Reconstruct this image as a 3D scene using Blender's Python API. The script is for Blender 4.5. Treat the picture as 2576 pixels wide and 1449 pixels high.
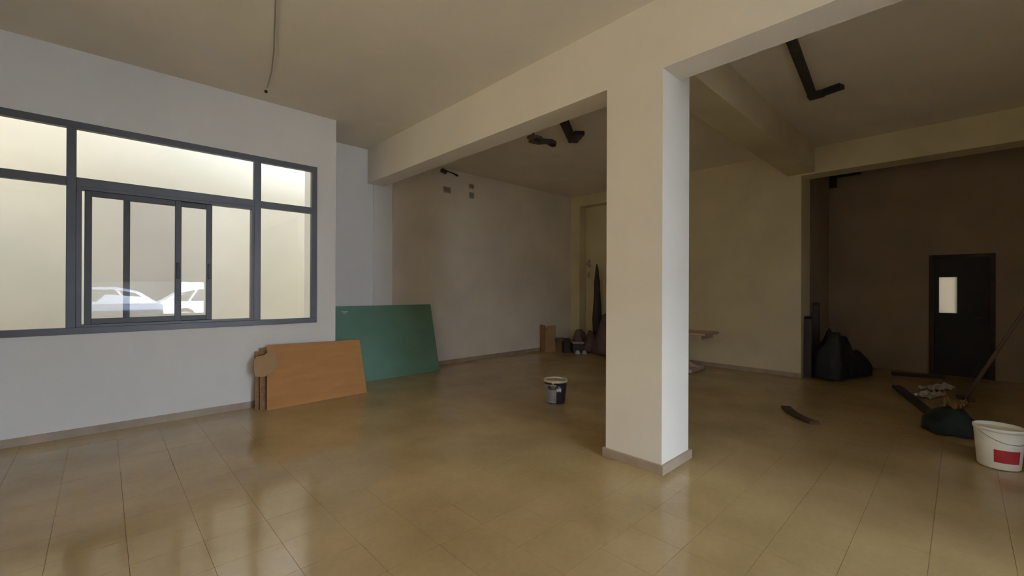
import bpy, bmesh, math, random
from mathutils import Vector, Matrix, noise

for o in list(bpy.data.objects):
    bpy.data.objects.remove(o, do_unlink=True)
scene = bpy.context.scene
COL = scene.collection
rnd = random.Random(7)

# ------------------------------------------------------------------ camera
cam_data = bpy.data.cameras.new('camera')
cam_data.sensor_fit = 'HORIZONTAL'
cam_data.sensor_width = 36.0
cam_data.lens = 36.0 * 1078.74 / 2576.0
cam_data.clip_start = 0.05
cam_data.clip_end = 300.0
cam = bpy.data.objects.new('camera', cam_data)
COL.objects.link(cam)
_az = math.radians(41.9) + 0.0311          # heading, clockwise from +Y
cam.matrix_world = (Matrix.Translation((0, 0, 1.5))
                    @ Matrix.Rotation(-_az, 4, 'Z')
                    @ Matrix.Rotation(math.radians(90) + 0.0016, 4, 'X')
                    @ Matrix.Rotation(0.004, 4, 'Z'))
scene.camera = cam

# ------------------------------------------------------------------ light
world = bpy.data.worlds.new('sky')
scene.world = world
world.use_nodes = True
_bg = world.node_tree.nodes['Background']
_bg.inputs['Color'].default_value = (0.80, 0.90, 1.0, 1)
_bg.inputs['Strength'].default_value = 1.6

sun_data = bpy.data.lights.new('sun', 'SUN')
sun_data.energy = 96.0
sun_data.angle = math.radians(0.6)
sun_data.color = (1.0, 0.985, 0.965)
sun = bpy.data.objects.new('sun', sun_data)
COL.objects.link(sun)
sun.location = (4, 12, 14)
sun.rotation_euler = Vector((-0.25, -0.70, -0.67)).to_track_quat('-Z', 'Y').to_euler()

scene.view_settings.view_transform = 'Standard'
scene.view_settings.look = 'None'
scene.view_settings.gamma = 1.0
scene.view_settings.use_curve_mapping = False
scene.view_settings.exposure = -0.1
scene.cycles.diffuse_bounces = 8
scene.cycles.max_bounces = 16
scene.cycles.transparent_max_bounces = 16


# ------------------------------------------------------------------ materials
def new_mat(name):
    m = bpy.data.materials.new(name)
    m.use_nodes = True
    nt = m.node_tree
    return m, nt, nt.nodes['Principled BSDF']


def mat(name, c, rough=0.7, var=0.12, scale=3.0, bump=0.0, bump_scale=60.0, metal=0.0, spec=0.5, stretch=None):
    """Principled material whose colour wanders around c by the fraction var."""
    m, nt, b = new_mat(name)
    tc = nt.nodes.new('ShaderNodeTexCoord')
    src = tc.outputs['Object']
    if stretch:
        mp = nt.nodes.new('ShaderNodeMapping')
        mp.inputs['Scale'].default_value = stretch
        nt.links.new(src, mp.inputs['Vector'])
        src = mp.outputs['Vector']
    n = nt.nodes.new('ShaderNodeTexNoise')
    n.inputs['Scale'].default_value = scale
    n.inputs['Detail'].default_value = 5
    nt.links.new(src, n.inputs['Vector'])
    r = nt.nodes.new('ShaderNodeValToRGB')
    r.color_ramp.elements[0].position = 0.3
    r.color_ramp.elements[1].position = 0.7
    r.color_ramp.elements[0].color = tuple(x * (1 - var) for x in c) + (1,)
    r.color_ramp.elements[1].color = tuple(min(1, x * (1 + var)) for x in c) + (1,)
    nt.links.new(n.outputs['Fac'], r.inputs['Fac'])
    nt.links.new(r.outputs['Color'], b.inputs['Base Color'])
    b.inputs['Roughness'].default_value = rough
    b.inputs['Metallic'].default_value = metal
    b.inputs['Specular IOR Level'].default_value = spec
    if bump:
        n2 = nt.nodes.new('ShaderNodeTexNoise')
        n2.inputs['Scale'].default_value = bump_scale
        n2.inputs['Detail'].default_value = 4
        nt.links.new(tc.outputs['Object'], n2.inputs['Vector'])
        bp = nt.nodes.new('ShaderNodeBump')
        bp.inputs['Strength'].default_value = bump
        bp.inputs['Distance'].default_value = 0.01
        nt.links.new(n2.outputs['Fac'], bp.inputs['Height'])
        nt.links.new(bp.outputs['Normal'], b.inputs['Normal'])
    return m


def glass_mat(name, tint):
    """Thin pane: see-through with a Fresnel mirror image."""
    m, nt, b = new_mat(name)
    nt.nodes.remove(b)
    out = nt.nodes['Material Output']
    tr = nt.nodes.new('ShaderNodeBsdfTransparent')
    tr.inputs['Color'].default_value = tint + (1,)
    gl = nt.nodes.new('ShaderNodeBsdfGlossy')
    gl.inputs['Roughness'].default_value = 0.0
    fr = nt.nodes.new('ShaderNodeFresnel')
    fr.inputs['IOR'].default_value = 1.52
    mx = nt.nodes.new('ShaderNodeMixShader')
    nt.links.new(fr.outputs['Fac'], mx.inputs['Fac'])
    nt.links.new(tr.outputs['BSDF'], mx.inputs[1])
    nt.links.new(gl.outputs['BSDF'], mx.inputs[2])
    nt.links.new(mx.outputs['Shader'], out.inputs['Surface'])
    return m


def frosted_mat(name, c):
    m, nt, b = new_mat(name)
    nt.nodes.remove(b)
    out = nt.nodes['Material Output']
    tr = nt.nodes.new('ShaderNodeBsdfTranslucent')
    tr.inputs['Color'].default_value = c + (1,)
    gl = nt.nodes.new('ShaderNodeBsdfGlossy')
    gl.inputs['Roughness'].default_value = 0.25
    mx = nt.nodes.new('ShaderNodeMixShader')
    mx.inputs['Fac'].default_value = 0.05
    nt.links.new(tr.outputs['BSDF'], mx.inputs[1])
    nt.links.new(gl.outputs['BSDF'], mx.inputs[2])
    nt.links.new(mx.outputs['Shader'], out.inputs['Surface'])
    return m


def tile_mat(name, size, x0, y0):
    """Terrazzo-like tan tile: one tone per tile, mottled, with dusty sheen."""
    m, nt, b = new_mat(name)
    L = nt.links.new
    geo = nt.nodes.new('ShaderNodeNewGeometry')
    sub = nt.nodes.new('ShaderNodeVectorMath'); sub.operation = 'SUBTRACT'
    sub.inputs[1].default_value = (x0, y0, 0)
    L(geo.outputs['Position'], sub.inputs[0])
    div = nt.nodes.new('ShaderNodeVectorMath'); div.operation = 'DIVIDE'
    div.inputs[1].default_value = (size, size, 1000)
    L(sub.outputs[0], div.inputs[0])
    fl = nt.nodes.new('ShaderNodeVectorMath'); fl.operation = 'FLOOR'
    L(div.outputs[0], fl.inputs[0])
    wn = nt.nodes.new('ShaderNodeTexWhiteNoise')
    L(fl.outputs[0], wn.inputs['Vector'])
    n = nt.nodes.new('ShaderNodeTexNoise')
    n.inputs['Scale'].default_value = 1.6
    n.inputs['Detail'].default_value = 6
    L(geo.outputs['Position'], n.inputs['Vector'])
    n2 = nt.nodes.new('ShaderNodeTexNoise')
    n2.inputs['Scale'].default_value = 26
    n2.inputs['Detail'].default_value = 4
    L(geo.outputs['Position'], n2.inputs['Vector'])
    add = nt.nodes.new('ShaderNodeMath'); add.operation = 'MULTIPLY_ADD'
    add.inputs[1].default_value = 0.045
    L(wn.outputs['Value'], add.inputs[0]); L(n.outputs['Fac'], add.inputs[2])
    add2 = nt.nodes.new('ShaderNodeMath'); add2.operation = 'MULTIPLY_ADD'
    add2.inputs[1].default_value = 0.25
    L(n2.outputs['Fac'], add2.inputs[0]); L(add.outputs[0], add2.inputs[2])
    r = nt.nodes.new('ShaderNodeValToRGB')
    r.color_ramp.elements[0].position = 0.42
    r.color_ramp.elements[1].position = 0.92
    r.color_ramp.elements[0].color = (0.365, 0.255, 0.118, 1)
    r.color_ramp.elements[1].color = (0.505, 0.370, 0.188, 1)
    L(add2.outputs[0], r.inputs['Fac'])
    L(r.outputs['Color'], b.inputs['Base Color'])
    mr = nt.nodes.new('ShaderNodeMapRange')
    mr.inputs['To Min'].default_value = 0.09
    mr.inputs['To Max'].default_value = 0.17
    L(n.outputs['Fac'], mr.inputs['Value'])
    # the unswept rear bay is dustier
    sx = nt.nodes.new('ShaderNodeSeparateXYZ')
    L(geo.outputs['Position'], sx.inputs[0])
    du = nt.nodes.new('ShaderNodeMapRange'); du.interpolation_type = 'SMOOTHSTEP'
    du.inputs['From Min'].default_value = 3.3
    du.inputs['From Max'].default_value = 5.2
    du.inputs['To Min'].default_value = 0.0
    du.inputs['To Max'].default_value = 0.09
    L(sx.outputs['X'], du.inputs['Value'])
    sm = nt.nodes.new('ShaderNodeMath'); sm.operation = 'ADD'
    L(mr.outputs['Result'], sm.inputs[0]); L(du.outputs['Result'], sm.inputs[1])
    L(sm.outputs[0], b.inputs['Roughness'])
    b.inputs['Specular IOR Level'].default_value = 0.5
    return m


PLASTER = (0.80, 0.765, 0.69)
M = dict(
    plaster=mat('white_plaster', PLASTER, 0.85, 0.035, 1.2, 0.08, 90, spec=0.2),
    lit_white=mat('lit_white_paint', (0.88, 0.89, 0.895), 0.8, 0.02, 1.2, 0.08, 90, spec=0.2),  # wall white made brighter and bluer in place of doorway light
    white_paint=mat('white_wall_paint', (0.78, 0.78, 0.765), 0.8, 0.03, 1.2, 0.08, 90, spec=0.2),
    ceiling=mat('ceiling_plaster', (0.77, 0.72, 0.62), 0.9, 0.05, 0.9, 0.08, 70, spec=0.1),
    old_plaster=mat('old_plaster', (0.65, 0.575, 0.385), 0.9, 0.07, 1.4, 0.12, 50, spec=0.1),
    rear_plaster=mat('rear_plaster', (0.76, 0.71, 0.62), 0.9, 0.10, 0.9, 0.12, 50, spec=0.1),
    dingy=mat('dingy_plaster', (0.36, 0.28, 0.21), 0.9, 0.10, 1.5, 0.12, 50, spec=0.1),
    render=mat('cream_render', (0.84, 0.805, 0.715), 0.9, 0.05, 0.7, 0.1, 40, spec=0.1),
    tan_render=mat('tan_render', (0.28, 0.225, 0.145), 0.9, 0.06, 0.7, 0.1, 40, spec=0.1),
    court_paving=mat('court_paving', (0.30, 0.26, 0.20), 0.9, 0.1, 2),
    skirting=mat('skirting_tile', (0.37, 0.29, 0.21), 0.4, 0.14, 5),
    grout=mat('grout', (0.40, 0.30, 0.16), 0.9, 0.1, 20),
    tile=tile_mat('floor_tile', 0.33, -2.2, -3.51),
    alu=mat('grey_aluminium', (0.105, 0.112, 0.13), 0.42, 0.06, 8, metal=0.15),
    alu_dark=mat('dark_aluminium', (0.07, 0.074, 0.085), 0.45, 0.08, 8, metal=0.15),
    black=mat('black_plastic', (0.012, 0.012, 0.014), 0.4, 0.2, 10),
    glass=glass_mat('window_glass', (0.985, 0.985, 0.975)),
    sash_glass=glass_mat('sash_glass', (0.945, 0.945, 0.955)),
    card=mat('cardboard', (0.45, 0.22, 0.075), 0.85, 0.10, 2.5, 0.06, 30, stretch=(1, 1, 5)),
    card_edge=mat('cardboard_edge', (0.27, 0.15, 0.075), 0.9, 0.18, 30),
    card_pale=mat('pale_cardboard', (0.38, 0.235, 0.115), 0.85, 0.1, 4),
    green=mat('green_board', (0.145, 0.285, 0.205), 0.55, 0.10, 2.0),
    gypsum=mat('gypsum_core', (0.55, 0.53, 0.48), 0.9, 0.08, 10),
    print_white=mat('white_print', (0.50, 0.56, 0.54), 0.7, 0.1, 20),
    navy=mat('navy_tin', (0.018, 0.014, 0.024), 0.35, 0.25, 8),
    bluegrey=mat('bluegrey_paint', (0.26, 0.28, 0.31), 0.5, 0.22, 9),
    cream_paint=mat('cream_paint', (0.62, 0.53, 0.39), 0.5, 0.14, 10),
    wire=mat('wire', (0.30, 0.30, 0.30), 0.35, 0.1, 20, metal=0.8),
    white_plastic=mat('white_plastic', (0.88, 0.86, 0.76), 0.45, 0.07, 6),
    red=mat('red_label', (0.40, 0.025, 0.03), 0.5, 0.12, 10),
    cable=mat('grey_cable', (0.33, 0.30, 0.25), 0.6, 0.1, 20),
    rust=mat('dark_steel', (0.045, 0.033, 0.026), 0.75, 0.3, 12),
    scar=mat('bare_scar', (0.13, 0.105, 0.08), 0.95, 0.3, 14),
    dull_hole=mat('dull_hole', (0.26, 0.22, 0.17), 0.95, 0.2, 14),
    stain=mat('faint_stain', (0.40, 0.35, 0.27), 0.95, 0.22, 12),
    bag=mat('black_bag', (0.008, 0.008, 0.011), 0.6, 0.3, 6),
    tarp=mat('dark_tarp', (0.035, 0.024, 0.022), 0.6, 0.3, 6),
    sack=mat('purple_brown_sack', (0.09, 0.056, 0.055), 0.6, 0.25, 7),
    sack2=mat('greyish_sack', (0.15, 0.105, 0.10), 0.6, 0.25, 7),
    teal=mat('dark_teal_bag', (0.008, 0.018, 0.017), 0.8, 0.3, 6),
    wood=mat('dark_wood', (0.085, 0.055, 0.032), 0.8, 0.25, 4, stretch=(8, 1, 8)),
    pole=mat('pinkish_wood', (0.20, 0.125, 0.11), 0.7, 0.2, 4),
    table=mat('pinkish_laminate', (0.50, 0.38, 0.30), 0.6, 0.1, 4),
    paper=mat('crumpled_paper', (0.45, 0.43, 0.42), 0.9, 0.12, 8),
    door=mat('black_door', (0.010, 0.010, 0.016), 0.6, 0.2, 4),
    door_frame=mat('dark_red_frame', (0.05, 0.026, 0.024), 0.7, 0.2, 5),
    frosted=frosted_mat('frosted_glass', (0.42, 0.37, 0.29)),
    asphalt=mat('pale_paving', (0.34, 0.36, 0.39), 0.9, 0.15, 3),
    facade=mat('pale_facade', (0.66, 0.77, 0.92), 0.9, 0.08, 0.8),
    car_white=mat('white_car_paint', (0.42, 0.44, 0.48), 0.25, 0.02, 4),
    car_silver=mat('pale_blue_car_paint', (0.12, 0.155, 0.23), 0.25, 0.03, 4),
    car_glass=mat('car_glass', (0.035, 0.042, 0.05), 0.08, 0.05, 4),
    tyre=mat('tyre', (0.02, 0.02, 0.02), 0.8, 0.1, 10),
    screen_dark=mat('screen_dark', (0.03, 0.03, 0.03), 0.95, 0.2, 2, spec=0.1),
    hub=mat('wheel_hub', (0.35, 0.35, 0.36), 0.4, 0.05, 10, metal=0.6),
)


# ------------------------------------------------------------------ helpers
def box(bm, x0, y0, z0, x1, y1, z1):
    v = [bm.verts.new(p) for p in ((x0, y0, z0), (x1, y0, z0), (x1, y1, z0), (x0, y1, z0),
                                   (x0, y0, z1), (x1, y0, z1), (x1, y1, z1), (x0, y1, z1))]
    for f in ((0, 3, 2, 1), (4, 5, 6, 7), (0, 1, 5, 4), (1, 2, 6, 5), (2, 3, 7, 6), (3, 0, 4, 7)):
        bm.faces.new([v[i] for i in f])


def boxes(*bs):
    bm = bmesh.new()
    for b in bs:
        box(bm, *b)
    return bm


def obj(name, bm, m, parent=None, loc=None, rot=None, smooth=False, bevel=0.0):
    me = bpy.data.meshes.new(name)
    bm.normal_update()
    bm.to_mesh(me)
    bm.free()
    if smooth:
        for p in me.polygons:
            p.use_smooth = True
    me.materials.append(M[m] if isinstance(m, str) else m)
    o = bpy.data.objects.new(name, me)
    COL.objects.link(o)
    if parent:
        o.parent = parent
    if loc:
        o.location = loc
    if rot:
        o.rotation_euler = rot
    if bevel:
        md = o.modifiers.new('bevel', 'BEVEL')
        md.width = bevel
        md.segments = 2
        md.limit_method = 'ANGLE'
    return o


def tag(o, label=None, cat=None, group=None, kind=None):
    if label:
        o['label'] = label
    if cat:
        o['category'] = cat
    if group:
        o['group'] = group
    if kind:
        o['kind'] = kind
    return o


def empty(name, loc=(0, 0, 0), rot=(0, 0, 0)):
    o = bpy.data.objects.new(name, None)
    COL.objects.link(o)
    o.location = loc
    o.rotation_euler = rot
    o.empty_display_size = 0.1
    return o


def struct(name, bm, m, label=None, bevel=0.0):
    return tag(obj(name, bm, m, bevel=bevel), label, kind='structure')


def lathe(bm, prof, seg=40, a0=0.0, a1=2 * math.pi, cx=0, cy=0):
    full = abs(a1 - a0 - 2 * math.pi) < 1e-6
    n = seg if full else seg + 1
    rings = []
    for r, z in prof:
        rings.append([bm.verts.new((cx + r * math.cos(a0 + (a1 - a0) * i / seg),
                                    cy + r * math.sin(a0 + (a1 - a0) * i / seg), z)) for i in range(n)])
    for a, b in zip(rings, rings[1:]):
        for i in range(seg):
            j = (i + 1) % n
            bm.faces.new((a[i], a[j], b[j], b[i]))
    return rings


def cap(bm, ring, flip=False):
    bm.faces.new(ring[::-1] if flip else ring)


def tube(bm, pts, r, seg=8):
    pts = [Vector(p) for p in pts]
    rings = []
    for i, p in enumerate(pts):
        d = (pts[min(i + 1, len(pts) - 1)] - pts[max(i - 1, 0)]).normalized()
        u = d.orthogonal().normalized() if i == 0 else (u - d * u.dot(d)).normalized()
        w = d.cross(u)
        rr = r[i] if isinstance(r, (list, tuple)) else r
        rings.append([bm.verts.new(p + (u * math.cos(2 * math.pi * k / seg) + w * math.sin(2 * math.pi * k / seg)) * rr)
                      for k in range(seg)])
    for a, b in zip(rings, rings[1:]):
        for k in range(seg):
            bm.faces.new((a[k], a[(k + 1) % seg], b[(k + 1) % seg], b[k]))
    bm.faces.new(rings[0][::-1])
    bm.faces.new(rings[-1])


def prism(bm, poly, t, axis='z'):
    """Extrude a flat polygon (2-D points) by t along the third axis."""
    def P(a, b, c):
        return {'z': (a, b, c), 'y': (a, c, b), 'x': (c, a, b)}[axis]
    lo = [bm.verts.new(P(a, b, 0)) for a, b in poly]
    hi = [bm.verts.new(P(a, b, t)) for a, b in poly]
    bm.faces.new(lo[::-1])
    bm.faces.new(hi)
    n = len(poly)
    for i in range(n):
        bm.faces.new((lo[i], lo[(i + 1) % n], hi[(i + 1) % n], hi[i]))
    bmesh.ops.recalc_face_normals(bm, faces=bm.faces[:])


def blob(bm, size, seed, amp=0.16, freq=1.7, sub=4, wrinkle=0.05, drop=0.35, top=None):
    """Slumped sack shape standing on z = 0."""
    bmesh.ops.create_icosphere(bm, subdivisions=sub, radius=1.0)
    off = Vector((seed * 7.13, seed * 3.7, seed * 1.9))
    sx, sy, sz = size
    for v in bm.verts:
        p = v.co.copy()
        k = 1 + amp * noise.noise(p * freq + off) + wrinkle * (1 - abs(noise.noise(Vector((p.x * 5, p.y * 5, p.z * 1.6)) + off)) * 2)
        p *= k
        if p.z < -drop:
            p.z = -drop + (p.z + drop) * 0.12
            p.x *= 1.08
            p.y *= 1.08
        if top and p.z > 0.45:
            t = min(1, (p.z - 0.45) / 0.6)
            p.x *= 1 - top * t
            p.y *= 1 - top * t
            p.z += 0.25 * t
        v.co = Vector((p.x * sx / 2, p.y * sy / 2, p.z * sz))
    zmin = min(v.co.z for v in bm.verts)
    zmax = max(v.co.z for v in bm.verts)
    for v in bm.verts:
        v.co.z = (v.co.z - zmin) / (zmax - zmin) * sz


# ------------------------------------------------------------------ setting: shell
ZC = 3.88          # ceiling height
ZB = 3.295         # underside of the main beam
YW = 6.136         # inner face of the window wall
YB = 7.04          # back wall
XL, XR = -2.2, 10.8
YF = -3.51         # front wall
YD = -2.2          # front of the dark bay

WX0, WX1, WZ0, WZ1 = -0.955, 2.135, 1.025, 3.16        # window hole
struct('wall_window', boxes((XL, YW, 0, WX0, YW + .2, ZC), (WX1, YW, 0, 2.394, YW + .2, ZC),
                            (WX0, YW, 0, WX1, YW + .2, WZ0), (WX0, YW, WZ1, WX1, YW + .2, ZC)),
       'white_paint', 'white plastered wall holding the wide grey window')
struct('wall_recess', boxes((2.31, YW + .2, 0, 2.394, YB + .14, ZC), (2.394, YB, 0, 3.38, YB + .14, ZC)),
       'lit_white', 'white wall set back beside the window wall')
struct('wall_pilaster', boxes((3.38, YB - .025, 0, 3.745, YB + .14, ZC)), 'lit_white',
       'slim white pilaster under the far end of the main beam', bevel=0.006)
struct('wall_back', boxes((3.745, YB + .01, 0, 9.2, YB + .14, ZC)), 'rear_plaster', 'dingy back wall beyond the main beam')
# far wall with a tall niche beside the corner
struct('wall_far', boxes((8.85, 6.76, 0, 9.2, YB + .01, ZC), (8.85, 5.4, 3.61, 9.2, 6.76, ZC),
                         (9.12, 5.4, 0, 9.2, 6.76, 3.61), (8.6, 1.88, 0, 9.2, 5.4, ZC)),
       'old_plaster', 'dingy cream far wall behind the column')
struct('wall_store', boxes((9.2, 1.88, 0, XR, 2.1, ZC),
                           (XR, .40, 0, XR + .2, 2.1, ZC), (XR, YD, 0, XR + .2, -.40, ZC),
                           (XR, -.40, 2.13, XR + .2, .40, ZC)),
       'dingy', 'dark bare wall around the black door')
LY0, LY1, LZ0, LZ1 = 0.9, 4.6, 1.0, 3.16              # hole for the unseen window added in the side wall
struct('wall_left', boxes((XL - .2, YF, 0, XL, LY0, ZC), (XL - .2, LY1, 0, XL, YW + .2, ZC),
                          (XL - .2, LY0, 0, XL, LY1, LZ0), (XL - .2, LY0, LZ1, XL, LY1, ZC)), 'plaster', 'white side wall left of the camera')
# front wall: wide doorway beside the beam and a long low window
DX0, DX1, DZ = 2.35, 3.27, 3.60
FX0, FX1, FZ0, FZ1 = -0.2, 2.25, 0.73, 1.66
struct('wall_front', boxes((XL - .2, YF - .2, 0, FX0, YF, ZC), (FX0, YF - .2, 0, FX1, YF, FZ0),
                           (FX0, YF - .2, FZ1, FX1, YF, ZC), (FX1, YF - .2, 0, DX0, YF, ZC),
                           (DX0, YF - .2, DZ, DX1, YF, ZC), (DX1, YF - .2, 0, 3.578, YF, ZC)),
       'plaster', 'front wall behind the camera')
struct('wall_bay', boxes((3.30, YF, 0, 3.56, YD, ZC), (3.56, YD - .2, 0, XR + .2, YD, ZC)), 'plaster', 'wall closing the dark bay on the street side')
struct('ceiling', boxes((XL - .2, YF - .2, ZC, XR + .2, YB + .14, ZC + .3)), 'ceiling', 'bare plastered ceiling')
struct('added_parapet', boxes((XL - .2, YW, ZC + .3, 2.394, YW + .2, 5.3)), 'render', 'unseen parapet added above the window wall to shade the court')  # added to even out sky light on the court wall
struct('beam', boxes((3.28, YF, ZB, 3.578, YB - .02, ZC + .01)), 'plaster',
       'long deep ceiling beam carried by the square column')
struct('cross_beam', boxes((3.769, 1.69, 3.47, 8.62, 2.09, ZC + .01)), 'old_plaster',
       'shallow ceiling beam running from the column to the far wall', bevel=0.008)
struct('far_beam', boxes((8.6, YD, 3.445, 9.0, 1.9, ZC + .01)), 'old_plaster',
       'ceiling beam over the opening to the dark bay', bevel=0.008)
struct('column', boxes((3.28, 1.672, 0, 3.77, 2.205, ZB), (3.579, 1.672, ZB, 3.77, 2.205, ZC)), 'plaster',
       'square white column standing under the main beam')

# skirtings
HB = 0.078
struct('baseboard_window', boxes((XL, YW - .014, 0, 2.408, YW, HB), (2.394, YW - .014, 0, 2.408, YB, HB)), 'skirting',
       'brown tile skirting below the window wall')
struct('baseboard_back', boxes((2.408, YB - .014, 0, 3.366, YB, HB), (3.366, YB - .039, 0, 3.759, YB - .025, HB),
                               (3.759, YB - .004, 0, 8.85, YB + .01, HB)), 'skirting', 'brown tile skirting of the back wall')
struct('baseboard_far', boxes((8.586, 1.88, 0, 8.6, 5.4, HB)), 'skirting', 'brown tile skirting of the far wall')
struct('baseboard_column', boxes((3.258, 1.65, 0, 3.80, 1.672, HB), (3.258, 1.672, 0, 3.28, 2.227, HB),
                                 (3.77, 1.672, 0, 3.80, 2.227, HB), (3.28, 2.205, 0, 3.77, 2.227, HB)), 'skirting',
       'tan tile skirting around the column foot', bevel=0.003)

# floor: slab with tiles laid on it
floor = struct('floor', boxes((XL - .2, YF - .2, -.2, XR + .2, YB + .14, -.004)), 'grout', 'tan tiled floor with glossy sheen')
T = 0.33


def tile_bm(bm, cx, cy, w, h, z=0.0, tx=0.0, ty=0.0):
    g, c = 0.0004, 0.0006
    lo, hi = [], []
    for sx, sy in ((-1, -1), (1, -1), (1, 1), (-1, 1)):
        lx, ly = sx * (w / 2 - g), sy * (h / 2 - g)
        hx, hy = sx * (w / 2 - g - c), sy * (h / 2 - g - c)
        lo.append(bm.verts.new((cx + lx, cy + ly, -0.0045)))
        hi.append(bm.verts.new((cx + hx, cy + hy, z + tx * hx + ty * hy)))
    bm.faces.new(hi)
    for i in range(4):
        bm.faces.new((lo[i], lo[(i + 1) % 4], hi[(i + 1) % 4], hi[i]))


_cells = []
_nx = int(math.ceil((XR - XL) / T))
_ny = int(math.ceil((YB + .02 - YF) / T))
_fw = Vector((math.sin(_az), math.cos(_az)))
_rt = Vector((math.cos(_az), -math.sin(_az)))
for i in range(_nx):
    for j in range(_ny):
        x0, y0 = XL + i * T, YF + j * T
        x1, y1 = min(x0 + T, XR + .2), min(y0 + T, YB + .02)
        p = Vector(((x0 + x1) / 2, (y0 + y1) / 2))
        dep, lat = p.dot(_fw), p.dot(_rt)
        inview = dep > 1.9 and abs(lat) < dep * 1.22
        full = x1 - x0 > T - .001 and y1 - y0 > T - .001
        _cells.append(((0 if (inview and full) else 1), dep * dep, p.x, p.y, x1 - x0, y1 - y0))
_cells.sort()
_bm = bmesh.new()
tile_bm(_bm, 0, 0, T, T)
_first = None
for k, (_, _, x, y, w, h) in enumerate(_cells[:300]):
    if _first is None:
        _first = obj('tile', _bm, 'tile', floor, (x, y, 0))
        t = _first
    else:
        t = _first.copy()
        COL.objects.link(t)
        t.parent = floor
        t.location = (x, y, rnd.uniform(-.0003, .0003))
    t.rotation_euler = (rnd.gauss(0, .0004), rnd.gauss(0, .0004), 0)
_bm = bmesh.new()
for (_, _, x, y, w, h) in _cells[300:]:
    tile_bm(_bm, x, y, w, h, rnd.uniform(-.0003, .0003), rnd.gauss(0, .0004), rnd.gauss(0, .0004))
tag(obj('tile_field', _bm, 'tile', floor), kind='stuff')

# ------------------------------------------------------------------ window
win = tag(empty('window_1', (0, YW, 0)), 'wide grey aluminium window with two sliding panes', kind='structure')


def wbar(name, x0, x1, z0, z1, y0=-.012, y1=.065, m='alu', parent=None):
    return obj(name, boxes((x0, y0, z0, x1, y1, z1)), m, parent or win, bevel=0.003)


wbar('head_rail', -.955, 2.135, 3.092, 3.16)
wbar('sill_rail', -.955, 2.135, 1.025, 1.092, -.016)
wbar('jamb', -.955, -.885, 1.092, 3.092)
wbar('jamb', 2.068, 2.135, 1.092, 3.092)
wbar('mullion', -.264, -.194, 1.092, 3.092, -.014)
wbar('mullion', 1.372, 1.449, 1.092, 3.092, -.014)
wbar('transom', -.885, -.264, 2.516, 2.598)
wbar('transom', -.194, 1.372, 2.516, 2.602)
wbar('transom', 1.449, 2.068, 2.516, 2.598)


def pane(x0, x1, z0, z1, y=.03, parent=None, m='glass'):
    return obj('pane', boxes((x0 - .004, y, z0 - .004, x1 + .004, y + .004, z1 + .004)), m, parent or win)


pane(-.885, -.264, 2.598, 3.092)
pane(-.194, 1.372, 2.602, 3.092)
pane(1.449, 2.068, 2.598, 3.092)
pane(-.885, -.264, 1.092, 2.516)
pane(1.449, 2.068, 1.092, 2.516)
# sliding track frame in the middle bay
tf = wbar('track_frame', -.194, -.154, 1.092, 2.516, -.02, .085)
wbar('track_rail', -.154, 1.345, 2.482, 2.516, -.02, .085, parent=tf)
wbar('track_rail', -.154, 1.345, 1.092, 1.120, -.024, .085, parent=tf)
wbar('track_jamb', 1.345, 1.372, 1.092, 2.516, -.02, .085, parent=tf)
for (a, b, y, lab) in ((-.135, .649, -.002, 'inner sliding sash'), (.158, .945, .034, 'outer sliding sash')):
    s = wbar('sash', a, a + .055, 1.120, 2.482, y, y + .028, 'alu_dark')
    tag(s, lab)
    wbar('stile', b - .058, b, 1.120, 2.482, y, y + .028, 'alu_dark', s)
    wbar('rail', a + .055, b - .058, 2.424, 2.482, y, y + .028, 'alu_dark', s)
    wbar('rail', a + .055, b - .058, 1.120, 1.176, y, y + .028, 'alu_dark', s)
    pane(a + .055, b - .058, 1.176, 2.424, y + .012, s, 'sash_glass')
    obj('latch', boxes((b - .042, y - .014, 1.60, b - .018, y, 1.78)), 'black', s, bevel=0.004)

fill_win = tag(empty('fill_window', (XL, 0, 0)), 'unseen wide grey window added in the side wall for warm light', kind='structure')  # out of view, added to light the beam and column from the left
for nm, y0, y1, z0, z1 in (('head_rail', LY0, LY1, LZ1 - .07, LZ1), ('sill_rail', LY0, LY1, LZ0, LZ0 + .07), ('jamb', LY0, LY0 + .07, LZ0 + .07, LZ1 - .07),
                           ('jamb', LY1 - .07, LY1, LZ0 + .07, LZ1 - .07), ('mullion', 2.1, 2.17, LZ0 + .07, LZ1 - .07), ('mullion', 3.35, 3.42, LZ0 + .07, LZ1 - .07)):
    obj(nm, boxes((-.065, y0, z0, .012, y1, z1)), 'alu', fill_win, bevel=.003)
for y0, y1 in ((LY0 + .07, 2.1), (2.17, 3.35), (3.42, LY1 - .07)):
    obj('pane', boxes((-.034, y0 - .004, LZ0 + .066, -.03, y1 + .004, LZ1 - .066)), 'glass', fill_win)

# outside the window: a cream rendered wall across a narrow court
struct('wall_court', boxes((-2.6, 9.6, -.2, 9.6, 9.9, 9.0)), 'render', 'cream rendered wall outside the window')
struct('court_spill_blocker', boxes((-2.4, YW + .2, -.2, -2.1, 9.6, 2.9)), 'render', 'unseen cream wall added to keep yard light out of the court')  # added to block light spilling from the yard
struct('yard_reflector', boxes((-6.4, YF, -.2, -6.1, 9.9, 6.0)), 'tan_render', 'unseen sunlit tan wall added to bounce warm light through the side window')  # added reflector: sends warm sunlight in from the left
struct('court_ground', boxes((-6.4, YW + .2, -.25, 2.31, 9.6, -.12), (-6.4, YF - .2, -.25, XL - .2, YW + .2, -.12), (2.31, YB + .14, -.25, 9.6, 9.6, -.12)), 'court_paving', 'pale paved court outside the window')

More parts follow.
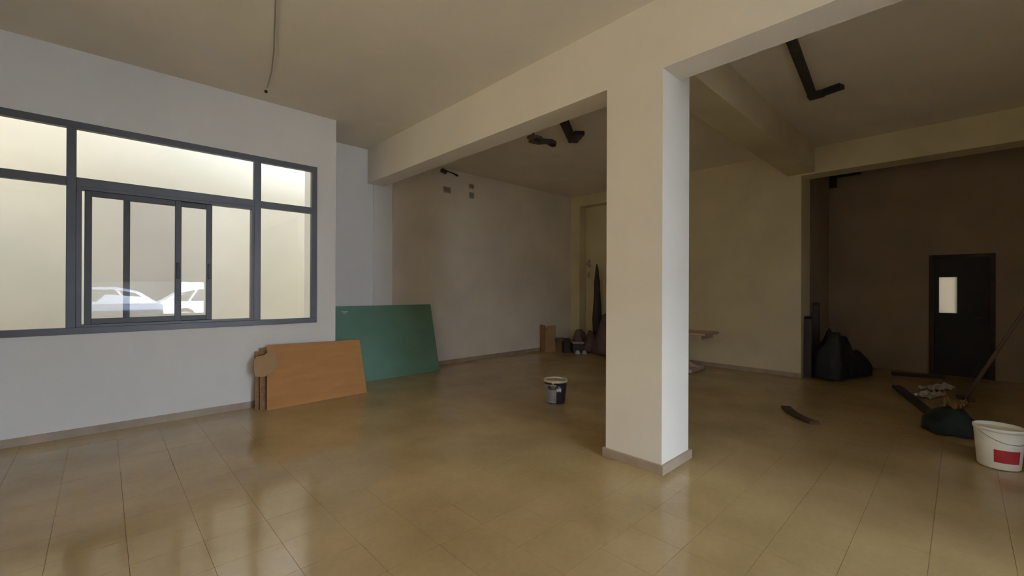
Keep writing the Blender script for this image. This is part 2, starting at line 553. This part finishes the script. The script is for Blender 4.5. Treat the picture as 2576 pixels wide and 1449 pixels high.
# ------------------------------------------------------------------ black door in the dark bay
door = tag(empty('door_1', (XR, 0, 0)), 'black door with a small lit glass panel', kind='structure')
obj('frame', boxes((-.02, .335, 0, .2, .40, 2.13), (-.02, -.40, 0, .2, -.335, 2.13), (-.02, -.335, 2.075, .2, .335, 2.13)),
    'door_frame', door, bevel=0.004)
leaf = obj('leaf', boxes((.03, .272, -.003, .075, .335, 2.075), (.03, -.335, -.003, .075, .046, 2.075),
                         (.03, .046, -.003, .075, .272, 1.10), (.03, .046, 1.738, .075, .272, 2.075)), 'door', door)
obj('pane', boxes((.048, .044, 1.098, .056, .274, 1.740)), 'frosted', leaf)
obj('handle', boxes((-.02, -.29, 1.02, .03, -.27, 1.05), (-.02, -.29, 1.02, -.005, -.17, 1.05)), 'rust', leaf, bevel=0.003)

# ------------------------------------------------------------------ leaning sheets by the window wall
cb = tag(empty('cardboard_sheet', (0, 0, 0)), 'large flat brown cardboard sheet leaning under the window, foremost of its stack', 'cardboard')


def leaning(name, m, xa, xb, yb_a, yb_b, yt_a, yt_b, za, zb, t, parent=None, nx=10, nz=8, wob=0.004, seed=1, corner=None):
    """Sheet standing on the floor at (xa,yb_a)-(xb,yb_b), its top edge at heights za, zb touching y = yt."""
    bm = bmesh.new()
    grid = []
    for side in (0, 1):
        rows = []
        for k in range(nz + 1):
            row = []
            for i in range(nx + 1):
                u, v = i / nx, k / nz
                x = xa[0] * (1 - u) * (1 - v) + xb[0] * u * (1 - v) + xa[1] * (1 - u) * v + xb[1] * u * v
                y = (yb_a * (1 - u) + yb_b * u) * (1 - v) + (yt_a * (1 - u) + yt_b * u) * v
                z = (za * (1 - u) + zb * u) * v
                y += wob * noise.noise(Vector((u * 2.3, v * 1.9, seed))) * math.sin(math.pi * min(1, v + .1))
                row.append(bm.verts.new((x, y + t * side, z)))
            rows.append(row)
        grid.append(rows)
    A, B = grid
    for k in range(nz):
        for i in range(nx):
            bm.faces.new((A[k][i], A[k][i + 1], A[k + 1][i + 1], A[k + 1][i]))
            bm.faces.new((B[k][i + 1], B[k][i], B[k + 1][i], B[k + 1][i + 1]))
    for k in range(nz):
        bm.faces.new((A[k + 1][0], B[k + 1][0], B[k][0], A[k][0]))
        bm.faces.new((A[k][nx], B[k][nx], B[k + 1][nx], A[k + 1][nx]))
    for i in range(nx):
        bm.faces.new((A[0][i], B[0][i], B[0][i + 1], A[0][i + 1]))
        bm.faces.new((A[nz][i + 1], B[nz][i + 1], B[nz][i], A[nz][i]))
    return obj(name, bm, m, parent)


leaning('sheet', 'card', (1.46, 1.50), (2.76, 2.70), 5.855, 5.905, 6.040, 6.030, .775, .752, .012, cb, seed=2, wob=.012)
# torn flap folded over the near top corner of the sheet
bm = bmesh.new()
prism(bm, [(1.345, .42), (1.330, .50), (1.336, .61), (1.365, .655), (1.45, .664), (1.50, .705), (1.60, .70), (1.585, .60), (1.62, .52), (1.53, .455), (1.44, .405)], .01, 'y')
for v in bm.verts:
    v.co.y += 5.935 + .055 * (v.co.z - .44) / .26 - .03
obj('flap', bm, 'card_pale', cb)
for k, (xa, xb, dy, h, lab) in enumerate(((1.405, 2.40, .055, .74, 'brown cardboard sheet in the middle of the leaning stack'),
                                          (1.36, 2.30, .110, .70, 'brown cardboard sheet of the stack nearest the wall'))):
    s = leaning('cardboard_sheet', 'card_edge', (xa, xa + .02), (xb, xb - .02), 5.875 + dy, 5.915 + dy, 6.058 + dy * .35, 6.05 + dy * .35,
                h, h - .02, .010, seed=5 + k, wob=.01)
    tag(s, lab, 'cardboard')

gb = tag(empty('plasterboard_sheet'), 'green plasterboard sheet leaning in the recess beside the window wall', 'board')
leaning('face', 'green', (2.46, 2.46), (4.47, 4.52), 6.600, 6.585, 6.975, 6.985, 1.205, 1.195, .010, gb, seed=11, wob=.006)
leaning('core', 'gypsum', (2.462, 2.462), (4.466, 4.516), 6.611, 6.596, 6.986, 6.996, 1.203, 1.193, .004, gb, seed=11, wob=.006)
obj('stamp', boxes((2.80, 6.938, 1.105, 2.91, 6.9395, 1.125), (2.83, 6.935, 1.085, 2.89, 6.9365, 1.10)), 'print_white', gb)

# ------------------------------------------------------------------ buckets
def bucket(loc, r0, r1, h, m, label, fill, rim_m, rot=0.0, handle_side=1):
    t = tag(empty('bucket', loc, (0, 0, rot)), label, 'bucket')
    bm = bmesh.new()
    R = lathe(bm, [(r0 * .96, .004), (r0, .012), (r0 + (r1 - r0) * .5, h * .5), (r1, h - .012),
                   (r1 - .004, h - .012), (r0 - .002, .02)], 48)
    cap(bm, R[0], True)
    cap(bm, R[-1])
    obj('body', bm, m, t, smooth=True)
    bm = bmesh.new()
    lathe(bm, [(r1 - .006, h - .03), (r1 + .004, h - .03), (r1 + .006, h - .004), (r1 + .002, h), (r1 - .006, h), (r1 - .006, h - .03)], 48)
    obj('rim', bm, rim_m, t, smooth=True)
    if fill:
        bm = bmesh.new()
        R = lathe(bm, [(r1 - .006, fill - .02), (r1 - .008, fill), (.01, fill - .004)], 40)
        cap(bm, R[-1])
        obj('residue', bm, 'cream_paint', t, smooth=True)
    bm = bmesh.new()
    pts = []
    for i in range(17):
        a = math.pi * i / 16
        pts.append(((r1 + .008) * math.cos(a), -handle_side * (r1 + .012) * math.sin(a) * .99, h - .03 - .085 * math.sin(a)))
    tube(bm, pts, .0025, 6)
    obj('handle', bm, 'wire', t, smooth=True)
    for s in (-1, 1):
        bm = bmesh.new()
        bmesh.ops.create_cone(bm, cap_ends=True, segments=14, radius1=.012, radius2=.012, depth=.012,
                              matrix=Matrix.Translation((s * (r1 + .004), 0, h - .03)) @ Matrix.Rotation(math.pi / 2, 4, 'Y'))
        obj('lug', bm, rim_m, t)
    return t


def patch(t, name, m, r0, r1, h, z0, z1, a0, a1, jag=0.0, seed=1):
    """Raised coat or label following the bucket's wall between two angles."""
    bm = bmesh.new()
    n, k = 18, 8
    rg = random.Random(seed)
    j0 = [rg.uniform(-jag, jag) for _ in range(n + 1)]
    j1 = [rg.uniform(-jag, jag) for _ in range(n + 1)]
    V = []
    for i in range(n + 1):
        a = math.radians(a0 + (a1 - a0) * i / n)
        row = []
        for q in range(k + 1):
            z = (z0 + j0[i]) + (z1 + j1[i] - z0 - j0[i]) * q / k
            r = r0 + (r1 - r0) * z / h + .0018
            row.append(bm.verts.new((r * math.cos(a), r * math.sin(a), z)))
        V.append(row)
    for i in range(n):
        for q in range(k):
            bm.faces.new((V[i][q], V[i + 1][q], V[i + 1][q + 1], V[i][q + 1]))
    return obj(name, bm, m, t, smooth=True)


b1 = bucket((4.355, 3.715, 0), .128, .152, .305, 'navy', 'dark navy paint bucket splashed blue-grey on the floor left of the column', .285, 'cream_paint', .5, -1)
# local angle of the side facing the camera: about 220 deg - 28 deg
patch(b1, 'paint_splash', 'bluegrey', .128, .152, .305, .012, .185, 112, 196, .006, 3)
patch(b1, 'paint_splash', 'bluegrey', .128, .152, .305, .165, .245, 100, 150, .008, 5)
patch(b1, 'paint_splash', 'print_white', .128, .152, .305, .168, .205, 196, 222, .010, 8)
patch(b1, 'paint_splash', 'bluegrey', .128, .152, .305, .235, .255, 140, 195, .004, 9)

b2 = bucket((5.545, -.225, 0), .128, .152, .345, 'white_plastic', 'white plastic bucket with a red label at the right edge', 0, 'white_plastic', 2.2, -1)
patch(b2, 'label', 'red', .128, .152, .345, .065, .172, 40, 108, 0, 1)

# ------------------------------------------------------------------ ceiling cable
bm = bmesh.new()
pts = [(.62, 1.9, 3.872), (.80, 2.8, 3.868), (1.02, 3.9, 3.866), (1.13, 4.35, 3.862), (1.23, 4.75, 3.864), (1.325, 5.2, 3.862), (1.375, 5.5, 3.866), (1.40, 5.68, 3.870)]
tube(bm, pts, .0065, 8)
cbl = tag(empty('ceiling_cable'), 'thin grey cable running along the front ceiling towards the window', 'cable')
obj('sheath', bm, 'cable', cbl, smooth=True)
bm = bmesh.new()
lathe(bm, [(.001, 3.852), (.014, 3.854), (.018, 3.866), (.016, 3.88)], 14, cx=1.418, cy=5.80)
obj('end_cap', bm, 'black', cbl, smooth=True)


# ------------------------------------------------------------------ dark strips left on the rear ceiling
def strip(name, pts, w, label, drop=.05, m='rust', cat='fitting'):
    """Dark metal channel along a poly-line on the ceiling, with end brackets."""
    t = tag(empty(name, (pts[0][0], pts[0][1], ZC)), label, cat)
    o0 = Vector((pts[0][0], pts[0][1], 0))
    for i, (a, b) in enumerate(zip(pts, pts[1:])):
        a, b = Vector((a[0], a[1], 0)) - o0, Vector((b[0], b[1], 0)) - o0
        d = (b - a)
        L = d.length
        ww = w[i]
        bm = boxes((0, -ww / 2, -drop, L, ww / 2, 0))
        o = obj('channel' if i == 0 else 'bracket', bm, m if i == 0 else 'black', t, a + Vector((0, 0, -.002 * i)),
                (0, 0, math.atan2(d.y, d.x)), bevel=.006)
    return t


t = strip('ceiling_fitting', [(3.95, 1.04), (6.24, 1.25), (6.16, .95)], (.085, .12),
          'long dark L-shaped strip on the ceiling right of the column', .05)
obj('end_plate', boxes((2.20, .10, -.055, 2.34, .25, 0)), 'rust', t, bevel=.005)
t = strip('ceiling_fitting', [(4.45, 3.72), (5.40, 4.27), (5.18, 3.96)], (.12, .15),
          'short dark forked strip on the ceiling left of the column', .06)
bm = bmesh.new()
tube(bm, [(.02, .0, -.05), (-.08, .25, -.04), (.05, .55, -.06), (.25, .75, -.05)], .012, 6)
obj('loose_wire', bm, 'rust', t)
t = tag(empty('ceiling_fitting', (4.80, 4.62, ZC)), 'dark ragged bracket on the ceiling, nearest the back wall', 'fitting')
bm = bmesh.new()
prism(bm, [(-.02, -.06), (.14, -.10), (.24, -.05), (.36, -.13), (.50, -.10), (.52, 0), (.36, .02), (.30, .12), (.12, .16), (.06, .06), (-.03, .05)], .045)
obj('plate', bm, 'scar', t, (0, 0, -.045))
obj('hook', boxes((.05, -.09, -.08, .16, -.02, -.045)), 'rust', t, bevel=.006)
obj('hook', boxes((.40, -.09, -.075, .50, -.02, -.045)), 'rust', t, bevel=.006)

# cable scrap and box along the top of the back wall
t = tag(empty('wall_cable', (4.78, YB - .0, 3.80)), 'short dark cable scrap at the top of the back wall by the beam', 'cable')
bm = bmesh.new()
tube(bm, [(0, 0, .03), (.07, -.02, .0), (.16, -.015, .02), (.28, -.02, .005), (.40, -.01, -.02)], [.016, .02, .010, .014, .02], 8)
obj('sheath', bm, 'rust', t, smooth=True)
bm = bmesh.new()
prism(bm, [(-.03, -.02), (.10, -.04), (.13, .03), (.02, .06)], .03, 'y')
obj('box', bm, 'scar', t, (.02, -.02, 0))


def socket(x, z, w, h, label):
    """Old electrical box set in the back wall."""
    t = tag(empty('wall_box', (x, YB + .01, z)), label, 'socket')
    obj('surround', boxes((-w / 2, -.008, -h / 2, w / 2, 0, h / 2)), 'stain', t, bevel=.003)
    obj('hole', boxes((-w * .32, -.011, -h * .32, w * .30, -.008, h * .28)), 'dull_hole', t)


socket(4.94, 3.455, .19, .12, 'small dark wall box high on the back wall, nearest the beam')
socket(5.555, 3.63, .13, .09, 'small wall box high on the back wall, upper of a pair')
socket(5.56, 3.44, .13, .13, 'small wall box high on the back wall, lower of a pair')

# trunking in the dark bay
t = tag(empty('cable_trunking', (XR, 1.36, ZC)), 'black trunking high in the dark bay under the far beam', 'trunking')
obj('run', boxes((-.07, 0, -.10, -.001, .50, -.002)), 'black', t, bevel=.004)
obj('drop', boxes((-.06, .38, -.30, -.001, .50, -.10)), 'black', t, bevel=.004)

# ------------------------------------------------------------------ things in the far corner
t = tag(empty('cardboard_box', (7.74, 6.86, 0), (0, 0, -.30)), 'tall tan cardboard box against the back wall', 'box')
obj('body', boxes((-.13, -.12, 0, .15, .12, .56)), 'card_pale', t, bevel=.006)
obj('side_flap', boxes((-.145, -.13, .02, -.132, .10, .63)), 'card_edge', t)
obj('front_flap', boxes((-.10, -.135, .30, .13, -.124, .635)), 'card_pale', t, rot=(.06, 0, 0))
t = tag(empty('cardboard_box', (8.12, 6.68, 0), (0, 0, -.25)), 'low tan cardboard box beside the tall one in the corner', 'box')
obj('body', boxes((-.16, -.12, 0, .15, .12, .25)), 'card_pale', t, bevel=.006)
obj('flap', boxes((-.16, -.13, .22, .15, -.12, .30)), 'card', t, rot=(.12, 0, 0))
t = tag(empty('tool_case', (7.86, 6.42, 0), (0, 0, -.55)), 'black tool case with a sideways handle before the low box', 'tool case')
obj('body', boxes((-.05, -.09, 0, .10, .09, .34)), 'tarp', t, bevel=.01)
obj('handle', boxes((-.24, -.04, .26, -.05, .04, .36)), 'rust', t, bevel=.012)
t = tag(empty('crate', (8.15, 6.28, 0), (0, 0, -.72)), 'dark crate with a white rim among the sacks', 'crate')
obj('body', boxes((-.13, -.11, 0, .13, .11, .22)), 'tarp', t, bevel=.006)
obj('rim', boxes((-.14, -.12, .22, .14, .12, .245)), 'paper', t, bevel=.005)
for k in range(2):
    bm = bmesh.new()
    blob(bm, (.12, .11, .09), 40 + k, sub=3)
    tag(obj('paper_ball', bm, 'paper', None, (7.93 + .10 * k, 6.10 - .11 * k, 0), smooth=True),
        'white paper ball before the crate, ' + ('left one' if k == 0 else 'right one'), 'paper', 'paper balls before the crate')
for k, (x, y, s_, m, lab) in enumerate(((8.41, 6.08, (.31, .31, .52), 'sack', 'small purple-brown sack right of the crate'),
                                       (8.62, 6.58, (.34, .34, .50), 'sack2', 'greyish slumped sack in the far corner niche'),
                                       (8.28, 5.55, (.44, .48, 1.0), 'sack', 'tall purple-brown sack half hidden by the column'))):
    bm = bmesh.new()
    blob(bm, s_, 20 + k, amp=.30, freq=1.3, wrinkle=.09, top=.15)
    tag(obj('sack', bm, m, None, (x, y, 0), smooth=True), lab, 'sack', 'sacks heaped in the far corner')
# rolled tarpaulin leaning against the far wall
bm = bmesh.new()
pts, rad = [], []
for i in range(15):
    u = i / 14
    pts.append((8.74 + .14 * u, 6.12 + .13 * u, 2.12 * u))
    rad.append((.13 * (1 - u) ** .6 + .012) * (1 + .15 * noise.noise(Vector((u * 7, 3, 1)))))
tube(bm, pts, rad, 16)
for v in bm.verts:
    v.co += Vector((noise.noise(v.co * 9), noise.noise(v.co * 9 + Vector((5, 0, 0))), 0)) * .012
t = tag(empty('rolled_tarpaulin'), 'dark rolled tarpaulin standing upright in the far corner niche', 'tarpaulin')
obj('roll', bm, 'tarp', t, smooth=True)
bm = bmesh.new()
tube(bm, [(8.813 + .096 * math.cos(a_), 6.188 + .096 * math.sin(a_), 1.1) for a_ in [i * math.pi / 8 for i in range(17)]], .008, 6)
obj('tie', bm, 'rust', t, smooth=True)

# smudges on the far wall niche
for z, w, lab in ((2.16, .14, 'upper dark scuffed wall patch in the far corner niche'), (1.86, .10, 'lower dark scuffed wall patch in the far corner niche')):
    bm = bmesh.new()
    prism(bm, [(w * .5 * math.cos(a) * (1 + .3 * math.sin(3 * a + z)), w * .8 * math.sin(a)) for a in [i * math.pi / 6 for i in range(12)]], .006, 'x')
    tag(obj('wall_patch', bm, 'stain', None, (9.113, 6.66, z)), lab, 'patch')

# ------------------------------------------------------------------ pedestal table right of the column
t = tag(empty('pedestal_table', (7.90, 3.52, 0)), 'small pinkish pedestal table just right of the column', 'table')
obj('top', boxes((-.32, -.45, .69, .30, .45, .73)), 'table', t, bevel=.006)
obj('apron', boxes((-.26, -.36, .61, .24, .36, .69)), 'table', t, bevel=.004)
bm = bmesh.new()
lathe(bm, [(.07, .10), (.05, .20), (.045, .50), (.07, .61)], 20, cx=0, cy=.16)
obj('pedestal', bm, 'table', t, smooth=True)
obj('base', boxes((-.28, -.20, 0, .30, .42, .07)), 'table', t, bevel=.012)
bm = bmesh.new()
prism(bm, [(-.20, .07), (.42, .07), (.24, .24), (.10, .24)], .03, 'x')
obj('brace', bm, 'table', t)

# ------------------------------------------------------------------ dark bay: bags, posts, litter
for k, (x, y, s, lab) in enumerate(((8.81, 1.50, (.37, .44, .86), 'tall black bin bag slumped against the end of the far wall'),
                                    (9.28, 1.44, (.40, .50, .70), 'black bin bag in the middle of the dark heap'),
                                    (9.68, 1.30, (.38, .44, .44), 'low black bin bag at the right end of the heap'))):
    bm = bmesh.new()
    blob(bm, s, 60 + k, amp=.22, wrinkle=.07, top=.25)
    o = obj('bin_bag', bm, 'bag', None, (x, y, 0), smooth=True)
    tag(o, lab, 'bag', 'black bags heaped in the dark bay')
for k, (x, y, h, w, lab) in enumerate(((8.83, 1.80, 1.04, .15, 'short dark board standing behind the black bags, left one'),
                                       (9.22, 1.76, 1.27, .14, 'taller dark board standing behind the black bags, right one'))):
    bm = bmesh.new()
    prism(bm, [(-w / 2, 0), (w / 2, 0), (w / 2, h - .02), (w / 2 - .02, h), (-w / 2 + .015, h - .01), (-w / 2, h - .04)], .10, 'y')
    tag(obj('board', bm, 'tarp', None, (x, y - .03, 0), (-.004, 0, .12)), lab, 'board', 'boards standing behind the bags')
# curved offcut on the open floor
bm = bmesh.new()
n = 10
top, bot = [], []
for i in range(n + 1):
    u = i / n
    x, y = 6.30 + (5.77 - 6.30) * u, 1.49 + (1.08 - 1.49) * u
    bow = .05 * math.sin(math.pi * u)
    x += bow * -.6
    y += bow * .75
    top.append((x, y)); bot.append((x - .06, y + .085))
rows = []
for p, q in zip(top, bot):
    rows.append([bm.verts.new((p[0], p[1], 0)), bm.verts.new((q[0], q[1], 0)), bm.verts.new((q[0], q[1], .03)), bm.verts.new((p[0], p[1], .03))])
for a, b in zip(rows, rows[1:]):
    for k in range(4):
        bm.faces.new((a[k], a[(k + 1) % 4], b[(k + 1) % 4], b[k]))
bm.faces.new(rows[0][::-1]); bm.faces.new(rows[-1])
bmesh.ops.recalc_face_normals(bm, faces=bm.faces[:])
tag(obj('wood_offcut', bm, 'wood'), 'short curved dark offcut lying alone on the floor right of the column', 'offcut')


def crumpled(name, loc, size, m, seed, label, cat, rot=0):
    bm = bmesh.new()
    n = 9
    V = [[None] * (n + 1) for _ in range(n + 1)]
    for i in range(n + 1):
        for j in range(n + 1):
            u, v = i / n - .5, j / n - .5
            h = abs(noise.noise(Vector((u * 4, v * 4, seed)))) * size[2] * 1.1 + .004
            V[i][j] = bm.verts.new((u * size[0] * (1 + .15 * noise.noise(Vector((v * 3, seed, 1)))), v * size[1], h))
    for i in range(n):
        for j in range(n):
            bm.faces.new((V[i][j], V[i + 1][j], V[i + 1][j + 1], V[i][j + 1]))
    r = bmesh.ops.extrude_face_region(bm, geom=bm.faces[:])
    for e in r['geom']:
        if isinstance(e, bmesh.types.BMVert):
            e.co.z += .004
    bmesh.ops.recalc_face_normals(bm, faces=bm.faces[:])
    return tag(obj(name, bm, m, None, loc, (0, 0, rot)), label, cat)


crumpled('crumpled_sheet', (8.50, .31, 0), (.50, .20, .10), 'paper', 3, 'grey crumpled sheet on the floor before the black door, left one', 'sheet', -.3)
crumpled('crumpled_sheet', (9.15, .25, 0), (.50, .20, .12), 'paper', 9, 'grey crumpled sheet on the floor nearest the black door', 'sheet', -.5)
crumpled('cardboard_scrap', (8.02, .06, 0), (.60, .20, .13), 'card_pale', 14, 'beige cardboard scrap lying among the litter', 'cardboard', -.1)
for k, (a, b, w, lab) in enumerate((((10.1, .85), (10.35, .20), .10, 'dark batten on the floor along the foot of the door wall'),
                                    ((8.8, .68), (7.0, .21), .10, 'long dark batten on the floor running towards the teal bag'))):
    d = Vector((b[0] - a[0], b[1] - a[1]))
    bm = bmesh.new()
    prism(bm, [(0, -w / 2), (d.length, -w / 2 + .01), (d.length - .02, w / 2), (.015, w / 2)], .05)
    tag(obj('batten', bm, 'tarp', None, (a[0], a[1], 0), (0, 0, math.atan2(d.y, d.x))), lab, 'batten')
bm = bmesh.new()
blob(bm, (.46, .40, .27), 81, amp=.2, wrinkle=.06)
tag(obj('plastic_bag', bm, 'teal', None, (6.50, .08, 0), smooth=True), 'dark teal plastic bag slumped behind the white bucket', 'bag')
# pole leaning in the right-hand corner
bm = bmesh.new()
tube(bm, [(8.515, -.04, .02), (8.538, -.465, 1.02), (8.577, -1.53, 3.53)], [.022, .021, .018], 10)
t = tag(empty('wooden_pole'), 'long pinkish wooden pole leaning at the right edge', 'pole')
obj('shaft', bm, 'pole', t, smooth=True)
bm = bmesh.new()
prism(bm, [(-.14, -.03), (.14, -.03), (.13, .03), (-.13, .03)], .05)
obj('head', bm, 'wood', t, (8.515, -.04, .005), (.0, 0, .5))

# ------------------------------------------------------------------ the street behind the camera (seen mirrored in the sliding panes)
struct('street_ground', boxes((-40, -40, -.35, 40, YF - .2, -.004)), 'asphalt', 'sunlit street in front of the shop')
struct('wall_street', boxes((-30, -16, -.15, 30, -14.5, 12.0)), 'facade', 'pale building across the street')


struct('reflection_screen', boxes((-9, -11.9, -.15, 2.3, -11.6, 1.85)), 'screen_dark', 'dark screen added behind the parked cars to hide the bright facade')  # added so the sunlit facade stays out of the pane reflections


def car(loc, paint, label, flip=1):
    t = tag(empty('parked_car', loc), label, 'car')
    prof = [(-2.1, .35), (-2.15, .62), (-2.05, .88), (-1.15, .98), (-.55, 1.40), (-.2, 1.50), (.9, 1.50), (1.45, 1.36), (1.95, .98), (2.12, .90), (2.15, .40), (2.0, .30), (-2.0, .28)]
    prof = [(x * flip, z) for x, z in prof]
    bm = bmesh.new()
    prism(bm, prof, 1.7, 'y')
    for v in bm.verts:                                    # tumblehome
        if v.co.z > 1.0:
            v.co.y = .85 + (v.co.y - .85) * (1 - .22 * (v.co.z - 1.0) / .5)
    obj('body', bm, paint, t, (0, -.85, 0), bevel=.06)
    for s in (-1, 1):
        for poly in ([(-.98, 1.02), (-.50, 1.36), (-.10, 1.42), (-.02, 1.02)], [(.06, 1.02), (.0, 1.42), (.85, 1.42), (1.10, 1.02)], [(1.18, 1.02), (.95, 1.40), (1.38, 1.30), (1.72, 1.02)]):
            bm = bmesh.new()
            prism(bm, [(x * flip, z) for x, z in poly], .02, 'y')
            for v in bm.verts:
                k = 1 - .22 * max(0, v.co.z - 1.0) / .5
                v.co.y = s * (.853 * k + (.006 if v.co.y > .01 else -.01))
            bmesh.ops.recalc_face_normals(bm, faces=bm.faces[:])
            obj('window', bm, 'car_glass', t)
        for x in (-1.3, 1.3):
            bm = bmesh.new()
            bmesh.ops.create_cone(bm, cap_ends=True, segments=28, radius1=.33, radius2=.33, depth=.22,
                                  matrix=Matrix.Translation((x * flip, s * .76, .33)) @ Matrix.Rotation(math.pi / 2, 4, 'X'))
            w = obj('wheel', bm, 'tyre', t, bevel=.02)
            bm = bmesh.new()
            bmesh.ops.create_cone(bm, cap_ends=True, segments=20, radius1=.20, radius2=.18, depth=.02,
                                  matrix=Matrix.Translation((x * flip, s * .875, .33)) @ Matrix.Rotation(math.pi / 2, 4, 'X'))
            obj('hub', bm, 'hub', w)
    return t


car((-.55, -8.2, 0), 'car_silver', 'pale blue car mirrored in the left sliding pane')
car((3.75, -10.3, 0), 'car_white', 'white car mirrored in the right sliding pane', -1)
